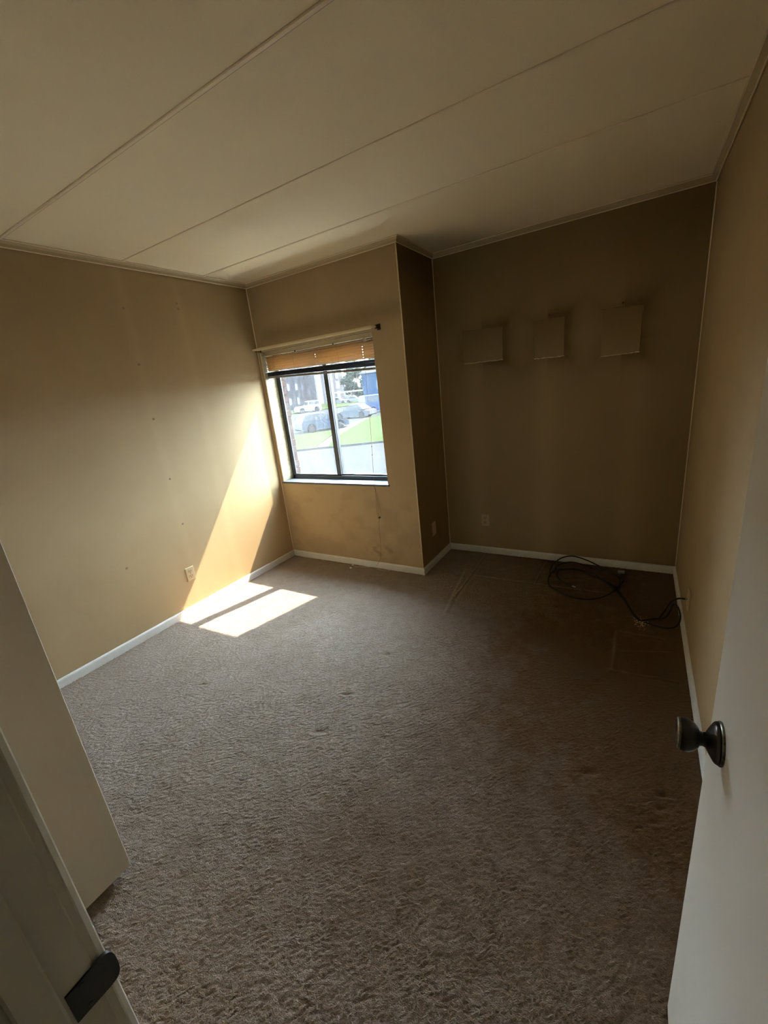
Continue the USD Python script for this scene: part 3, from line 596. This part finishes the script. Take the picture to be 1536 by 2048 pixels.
# ------------------------------------------------------------------ outside: brick reveal beside the window
def brick_run(name, label, x0, x1, y0, y1, z0, z1, face, course=.0672, joint=.010, blen=.203):
    """bricks between the limits; every one a part. face: which axis runs along the wall ('x' or 'y')"""
    w = tag(xform(path_of(name)), label, None, None, 'structure'); rr = np.random.default_rng(7)
    part('mortar_bed', box((x0 + .006, y0 + .006, z0), (x1 - .006, y1 - .006, z1)), M['mortar'], w, smooth=False)
    n = int((z1 - z0) / course)
    for i in range(n):
        za = z0 + i * course; zb = za + course - joint
        lo, hi = (x0, x1) if face == 'x' else (y0, y1)
        p = hi if i % 2 == 0 else hi - blen / 2
        if i % 2: segs = [(hi - blen / 2 + joint, hi)]
        else: segs = []
        while p > lo + .02:
            segs.append((max(lo, p - blen + joint), p)); p -= blen
        for a, b in segs:
            j = rr.uniform(-.003, .003, 3); k = rr.uniform(0, .004)
            if face == 'x': m = rbox((a, y0 + j[0], za), (b + (j[1] if b < hi - .01 else rr.uniform(-.006, .004)), y1 - k, zb), .004)
            else: m = rbox((x0 + j[0], a, za), (x1 - k + j[2], b + j[1], zb), .004)
            part('brick', m, M['brick'] if rr.random() < .6 else M['brick2'], w, smooth=False)
brick_run('wall_outside', 'red brick return beside the left edge of the window', -.42, .032, .1525, .250, .10, 2.35, 'x')
obj('wall_outside_sill', box((.034, .192, .1), (1.178, .285, .60)), M['brick'], kind='structure', label='brickwork below the window', smooth=False)
obj('wall_outside_lintel', box((.034, .192, 2.02), (1.178, .285, 2.45)), M['brick'], kind='structure', label='brickwork above the window', smooth=False)

# ------------------------------------------------------------------ outside: ground
def poly_slab(pts, z0, z1):
    m = trimesh.creation.extrude_polygon(Polygon(pts), z1 - z0, engine='earcut'); m.apply_translation((0, 0, z0)); return m
obj('ground', box((-400, .9, G - .4), (250, 420, G)), M['asphalt'], kind='structure', label='sunlit pale asphalt of the car park outside', smooth=False)
obj('ground_near', box((-60, -40, G - .4), (60, .9, G - .02)), M['concrete'], kind='structure', label='ground around the building', smooth=False)
lawnA = [(-13.3, 14.6), (-12.55, 15.03), (-16.6, 22.6), (-17.9, 23.6), (-19.6, 21.0), (-21.0, 19.0), (-30, 12), (-22, 9.8)]
lawnB = [(-12.0, 15.33), (-9.1, 16.95), (2, 23.1), (2, 45), (-12, 40), (-20.2, 34.4), (-20.3, 33.0), (-15.6, 22.2)]
obj('lawn', poly_slab(lawnA, G - .05, G + .08), M['grass'], label='wedge of green lawn in front of the nearest dark car', kind='structure', smooth=False)
obj('lawn', poly_slab(lawnB, G - .05, G + .08), M['grass'], label='larger green lawn right of the pale walkway', kind='structure', smooth=False)
obj('walkway', poly_slab([(-12.6, 15.0), (-11.95, 15.36), (-15.6, 22.2), (-20.3, 33.0), (-21.0, 33.6), (-17.4, 24.2), (-16.6, 22.6)], G - .05, G + .06), M['concrete'], label='pale concrete walkway running diagonally between the lawns', kind='structure', smooth=False)
kd = np.array([2, 23.1]) - np.array([-22, 9.8]); kd /= np.linalg.norm(kd); kn = np.array([kd[1], -kd[0]])
a, b = np.array([-22, 9.8]), np.array([2, 23.1])
obj('kerb', poly_slab([a, b, b + kn * .16, a + kn * .16], G - .05, G + .10), M['kerb'], label='grey kerb along the near edge of the lawns', kind='structure', smooth=False)
obj('lawn', poly_slab([(-48, 50), (-46, 58), (-43, 66), (-62, 96), (-80, 104), (-70, 84)], G - .05, G + .1), M['grass'], label='far strip of lawn in front of the apartment block', kind='structure', smooth=False)

# ------------------------------------------------------------------ outside: cars
def car(name, label, x, y, heading, L, Wd, Ht, mat, kind='hatch', glassy=True):
    t = thing(name, label, 'car', (x, y, G), heading, 'cars parked outside')
    hw = Wd / 2; gz = .19 * Ht / 1.45
    belt = Ht * .62
    if kind == 'sedan': cabin = (-.36, .14, -.20, .02); hood, boot = .66 * belt, .88 * belt
    elif kind == 'jeep': cabin = (-.46, .06, -.45, .02); hood, boot = .96 * belt, belt
    elif kind == 'van': cabin = (-.48, .30, -.46, .18); hood, boot = .86 * belt, belt
    else: cabin = (-.47, .18, -.38, .02); hood, boot = .74 * belt, .95 * belt
    wr = .225 * Ht if kind != 'van' else .17 * Ht
    wx = (.31 * L, -.30 * L)
    prof = [(-.5 * L, gz + .12), (-.495 * L, boot * .9), (cabin[0] * L, belt if kind != 'sedan' else boot), (cabin[1] * L, belt), (.40 * L, hood), (.485 * L, hood * .86), (.5 * L, gz + .22), (.49 * L, gz + .02), (-.47 * L, gz)]
    cs = m3.CrossSection([np.array(prof)])
    if cs.area() < 0.01: cs = m3.CrossSection([np.array(prof[::-1])])
    body = m3.Manifold.extrude(cs, Wd).rotate([90, 0, 0]).translate([0, hw, 0])
    for q in wx:
        body = body - m3.Manifold.cylinder(Wd * 2, wr * 1.13, wr * 1.13, 28, True).rotate([90, 0, 0]).translate([q, 0, wr])
    c0, c1, r0, r1 = [v * L for v in cabin]; tw = hw * .80
    cab = m3.Manifold.hull_points(np.array([(xx, s * hw * .985, belt - .03) for xx in (c0, c1) for s in (-1, 1)] + [(xx, s * tw, Ht - .05) for xx in (r0, r1) for s in (-1, 1)] + [(xx, s * tw * .86, Ht) for xx in (r0 + .12, r1 - .12) for s in (-1, 1)]))
    b = part('body', to_tm(body + cab), mat, t, smooth=25)
    # glazing: side windows (two a side), windscreen and rear window, thin shells proud of the cabin
    def side(u0, u1, s):
        def at(u, v): # u along, v up
            xx = (c0 + (c1 - c0) * u) * (1 - v) + (r0 + (r1 - r0) * u) * v
            return np.array([xx, s * (hw * .985 * (1 - v) + tw * v), belt - .03 + (Ht - .05 - belt + .03) * v])
        q = [at(u, v) for u, v in ((u0, .14), (u1, .14), (u1 , .90), (u0, .90))]
        o = np.array([0, s * .012, .004])
        return hull([p + o for p in q] + [p - o for p in q])
    for s in (-1, 1):
        part('side_window', side(.06, .50, s), M['car_glass'], t, smooth=False); part('side_window', side(.54, .93, s), M['car_glass'], t, smooth=False)
    def endwin(c, r):
        q = [(c + (r - c) * v, s * (hw * .985 * (1 - v) + tw * v) * .86, belt - .03 + (Ht - .05 - belt + .03) * v) for v in (.12, .90) for s in (-1, 1)]
        o = np.array([.012 * np.sign(c - r), 0, .006]); q = np.array(q)
        return hull(np.vstack([q + o, q - o]))
    part('windscreen', endwin(c1, r1), M['car_glass'], t, smooth=False); part('rear_window', endwin(c0, r0), M['car_glass'], t, smooth=False)
    for q in wx:
        for s in (-1, 1):
            w = part('wheel', cyl((q, s * (hw - .20), wr), (q, s * (hw - .005), wr), wr, 24), M['tyre'], t)
            part('rim', cyl((q, s * (hw - .02), wr), (q, s * (hw + .004), wr), wr * .52, 16), M['rim'], w)
    for s in (-1, 1):
        part('headlamp', rbox((.462 * L, s * hw * .92 - .17 * (s > 0), hood * .66), (.492 * L, s * hw * .92 + .17 * (s < 0), hood * .84), .02), M['lamp'], t)
        part('tail_lamp', rbox((-.503 * L, s * hw * .92 - .12 * (s > 0), boot * .70), (-.47 * L, s * hw * .92 + .12 * (s < 0), boot * .88), .02), M['tail'], t)
        part('mirror', rbox((c1 - .02 * L, s * (hw + .02), belt - .02), (c1 + .02 * L, s * (hw + .17), belt + .12), .03), mat, t)
    part('bumper', rbox((.475 * L, -hw * .9, gz + .02), (.512 * L, hw * .9, gz + .2), .03), mat, t)
    return t
def hdg(dx, dy): return math.degrees(math.atan2(dy, dx))
car('car', 'dark hatchback parked nearest, at the edge of the lawn', -19.6, 24.6, hdg(1.9, 3.6), 4.2, 1.75, 1.47, M['car_dark'], 'hatch')
car('car', 'slate dark sedan parked right behind the nearest hatchback', -23.4, 35.0, hdg(-.9, -.05), 4.5, 1.8, 1.45, M['car_grey'], 'sedan')
car('car', 'tall navy van at the right edge of the window view', -24.0, 41.2, hdg(1.6, 3.2), 4.9, 1.9, 2.1, M['car_navy'], 'van')
car('car', 'white boxy off-road car far left in front of the dark building', -45.4, 53.0, hdg(-.5, -.85), 4.3, 1.85, 1.85, M['car_white'], 'jeep')
car('car', 'silver sedan far behind the slate sedan', -52.0, 77.0, hdg(1, .35), 4.5, 1.8, 1.5, M['car_silver'], 'sedan')
car('car', 'pale silver hatchback far off beside the silver sedan', -58.5, 79.5, hdg(1, .3), 4.3, 1.8, 1.5, M['car_silver'], 'hatch')

# ------------------------------------------------------------------ outside: apartment block, side house, carport
A0, A1 = np.array([-60.5, 64.0]), np.array([-80.5, 111.0])
fd = (A1 - A0) / np.linalg.norm(A1 - A0); fn = np.array([fd[1], -fd[0]])          # fn points to us
def on_facade(d):       # distance along the facade where the sight line (direction d from the camera) meets it
    d = np.asarray(d, float); mat = np.array([d, -fd]).T
    return np.linalg.solve(mat, A0 - np.array(CAM[:2]))[1]
blk = thing('apartment_block', 'long shaded apartment block with white columns across the car park', 'building', (A0[0], A0[1], G), math.degrees(math.atan2(fd[1], fd[0])))
def fbox(s0, s1, d0, d1, z0, z1): return box((s0, -d1, z0), (s1, -d0, z1))          # local: x along facade, -y towards us
S = {k: on_facade(v) for k, v in dict(bl0=(-.683, .73), bl1=(-.636, .772), c1=(-.627, .779), c2=(-.622, .783), c3=(-.616, .788), p1=(-.607, .794), p2=(-.596, .803), p3=(-.591, .807), p4=(-.583, .813)).items()}
HT = 11.0
part('brick_wall', fbox(S['bl0'] - 22, S['bl1'], -9, 0, 0, HT), M['shade_brick'], blk, smooth=False)
part('siding_wall', fbox(S['bl1'], S['p4'], -9, -.6, 0, HT), M['pale'], blk, smooth=False)
for a, b in ((S['bl1'], S['c1']), (S['c2'] + .1, S['c3']), (S['p1'] - .3, S['p1'] + .8)):
    part('column', fbox(a, b, -.6, .35, 0, HT), M['column'], blk, smooth=False)
for (a, b) in ((S['c1'] + .2, S['c2'] - .1), (S['p2'], S['p3'])):
    for z in (.6, 3.6, 6.6):
        f = part('window', fbox(a, b, -.65, -.45, z, z + 2.3), M['column'], blk, smooth=False)
        part('pane', fbox(a + .15, b - .15, -.5, -.40, z + .15, z + 2.15), M['pane'], f, smooth=False)
for k in range(5):
    s = S['bl0'] - 16 + k * 5.2
    for z in (1.0, 4.0, 7.0):
        f = part('window', fbox(s, s + 1.6, -.05, .06, z, z + 1.5), M['blue_wall'], blk, smooth=False)
        part('pane', fbox(s + .1, s + 1.5, 0, .09, z + .1, z + 1.4), M['pane'], f, smooth=False)
part('roof', fbox(S['bl0'] - 22.5, S['p4'] + .5, -9.5, .9, HT, HT + .5), M['roof'], blk, smooth=False)
hs = thing('house', 'dark blue gabled house at the right edge of the window view', 'house', (-33.6, 58, G), 20)
part('wall', box((-3, 0, 0), (5, 8, 5.2)), M['blue_wall'], hs, smooth=False)
part('roof', hull([(-3.4, -.4, 5.2), (5.4, -.4, 5.2), (-3.4, 8.4, 5.2), (5.4, 8.4, 5.2), (1, -.4, 8), (1, 8.4, 8)]), M['roof'], hs, smooth=False)
f = part('window', box((-.6, -.06, 2.6), (.8, .02, 4.0)), M['column'], hs, smooth=False); part('pane', box((-.5, -.09, 2.7), (.7, 0, 3.9)), M['pane'], f, smooth=False)
cpt = thing('carport', 'low carport with a white roof edge in front of the trees', 'carport', (-56, 88, G), 18)
part('roof', box((-9, -2.4, 2.35), (9, 2.4, 2.65)), M['column'], cpt, smooth=False)
for xx in (-8.5, -3, 3, 8.5):
    part('post', box((xx - .08, -2.2, 0), (xx + .08, -2.04, 2.36)), M['pale'], cpt, smooth=False)

# ------------------------------------------------------------------ outside: trees
def tree(x, y, h, r, label, mat, seed, nleaf=7000):
    t = thing('tree', label, 'tree', (x, y, G), 0, 'trees across the car park')
    rr = np.random.default_rng(seed)
    trunk = [tube(spline([(0, 0, -.1), (.1, .05, h * .25), (-.05, .1, h * .5), (.1, 0, h * .8)], 6), np.linspace(.30, .06, 19), 8)]
    for k in range(6):
        a = rr.uniform(0, 6.28); z = h * rr.uniform(.2, .55)
        trunk.append(tube([(0, 0, z), (r * .35 * math.cos(a), r * .35 * math.sin(a), z + h * .10), (r * .75 * math.cos(a), r * .75 * math.sin(a), z + h * .22)], [.12, .08, .03], 6))
    part('trunk', cat(*trunk), M['bark'], t)
    nc = 40
    c = rr.normal(0, 1, (nc, 3)); c /= np.linalg.norm(c, axis=1, keepdims=True); c *= rr.uniform(.45, 1, (nc, 1)) ** .6
    c = c * [r, r, h * .46] + [0, 0, h * .54]
    i = rr.integers(0, nc, nleaf)
    d = rr.normal(0, 1, (nleaf, 3)); d /= np.linalg.norm(d, axis=1, keepdims=True)
    p = c[i] + d * (rr.uniform(.5, 1, (nleaf, 1)) * r * .33); p[:, 2] = np.maximum(p[:, 2], .25)
    u = rr.normal(0, 1, (nleaf, 3)); u /= np.linalg.norm(u, axis=1, keepdims=True)
    v = np.cross(u, d); v /= np.maximum(np.linalg.norm(v, axis=1, keepdims=True), 1e-6)
    s = rr.uniform(.14, .30, (nleaf, 1))
    V = np.stack([p - u * s, p + v * s * .55, p + u * s, p - v * s * .55], 1).reshape(-1, 3)
    q = np.arange(nleaf * 4).reshape(-1, 4)
    part('foliage', (V, q), mat, t, smooth=False, kind='stuff')
tree(-65.5, 98.4, 10, 3.6, 'leafy pale green tree just right of the apartment block', M['leaf'], 1, 9000)
tree(-58.6, 98.6, 10, 2.7, 'leafy tree behind the carport, left of the darker one', M['leaf'], 2, 9000)
tree(-64.6, 108.0, 12, 4.2, 'darker leafy tree in the middle of the row behind the carport', M['leaf2'], 3, 9000)
tree(-92.4, 133.4, 15, 4.8, 'tall far tree at the back left of the row', M['leaf2'], 4, 11000)
tree(-82.0, 137.0, 15, 4.6, 'tall far tree at the back middle of the row', M['leaf'], 5, 11000)
tree(-71.4, 133.0, 14, 4.8, 'tall far dark tree at the back right of the row', M['leaf2'], 6, 11000)
tree(-50, 100, 12, 4.4, 'leafy tree behind the blue house', M['leaf'], 7, 8000)
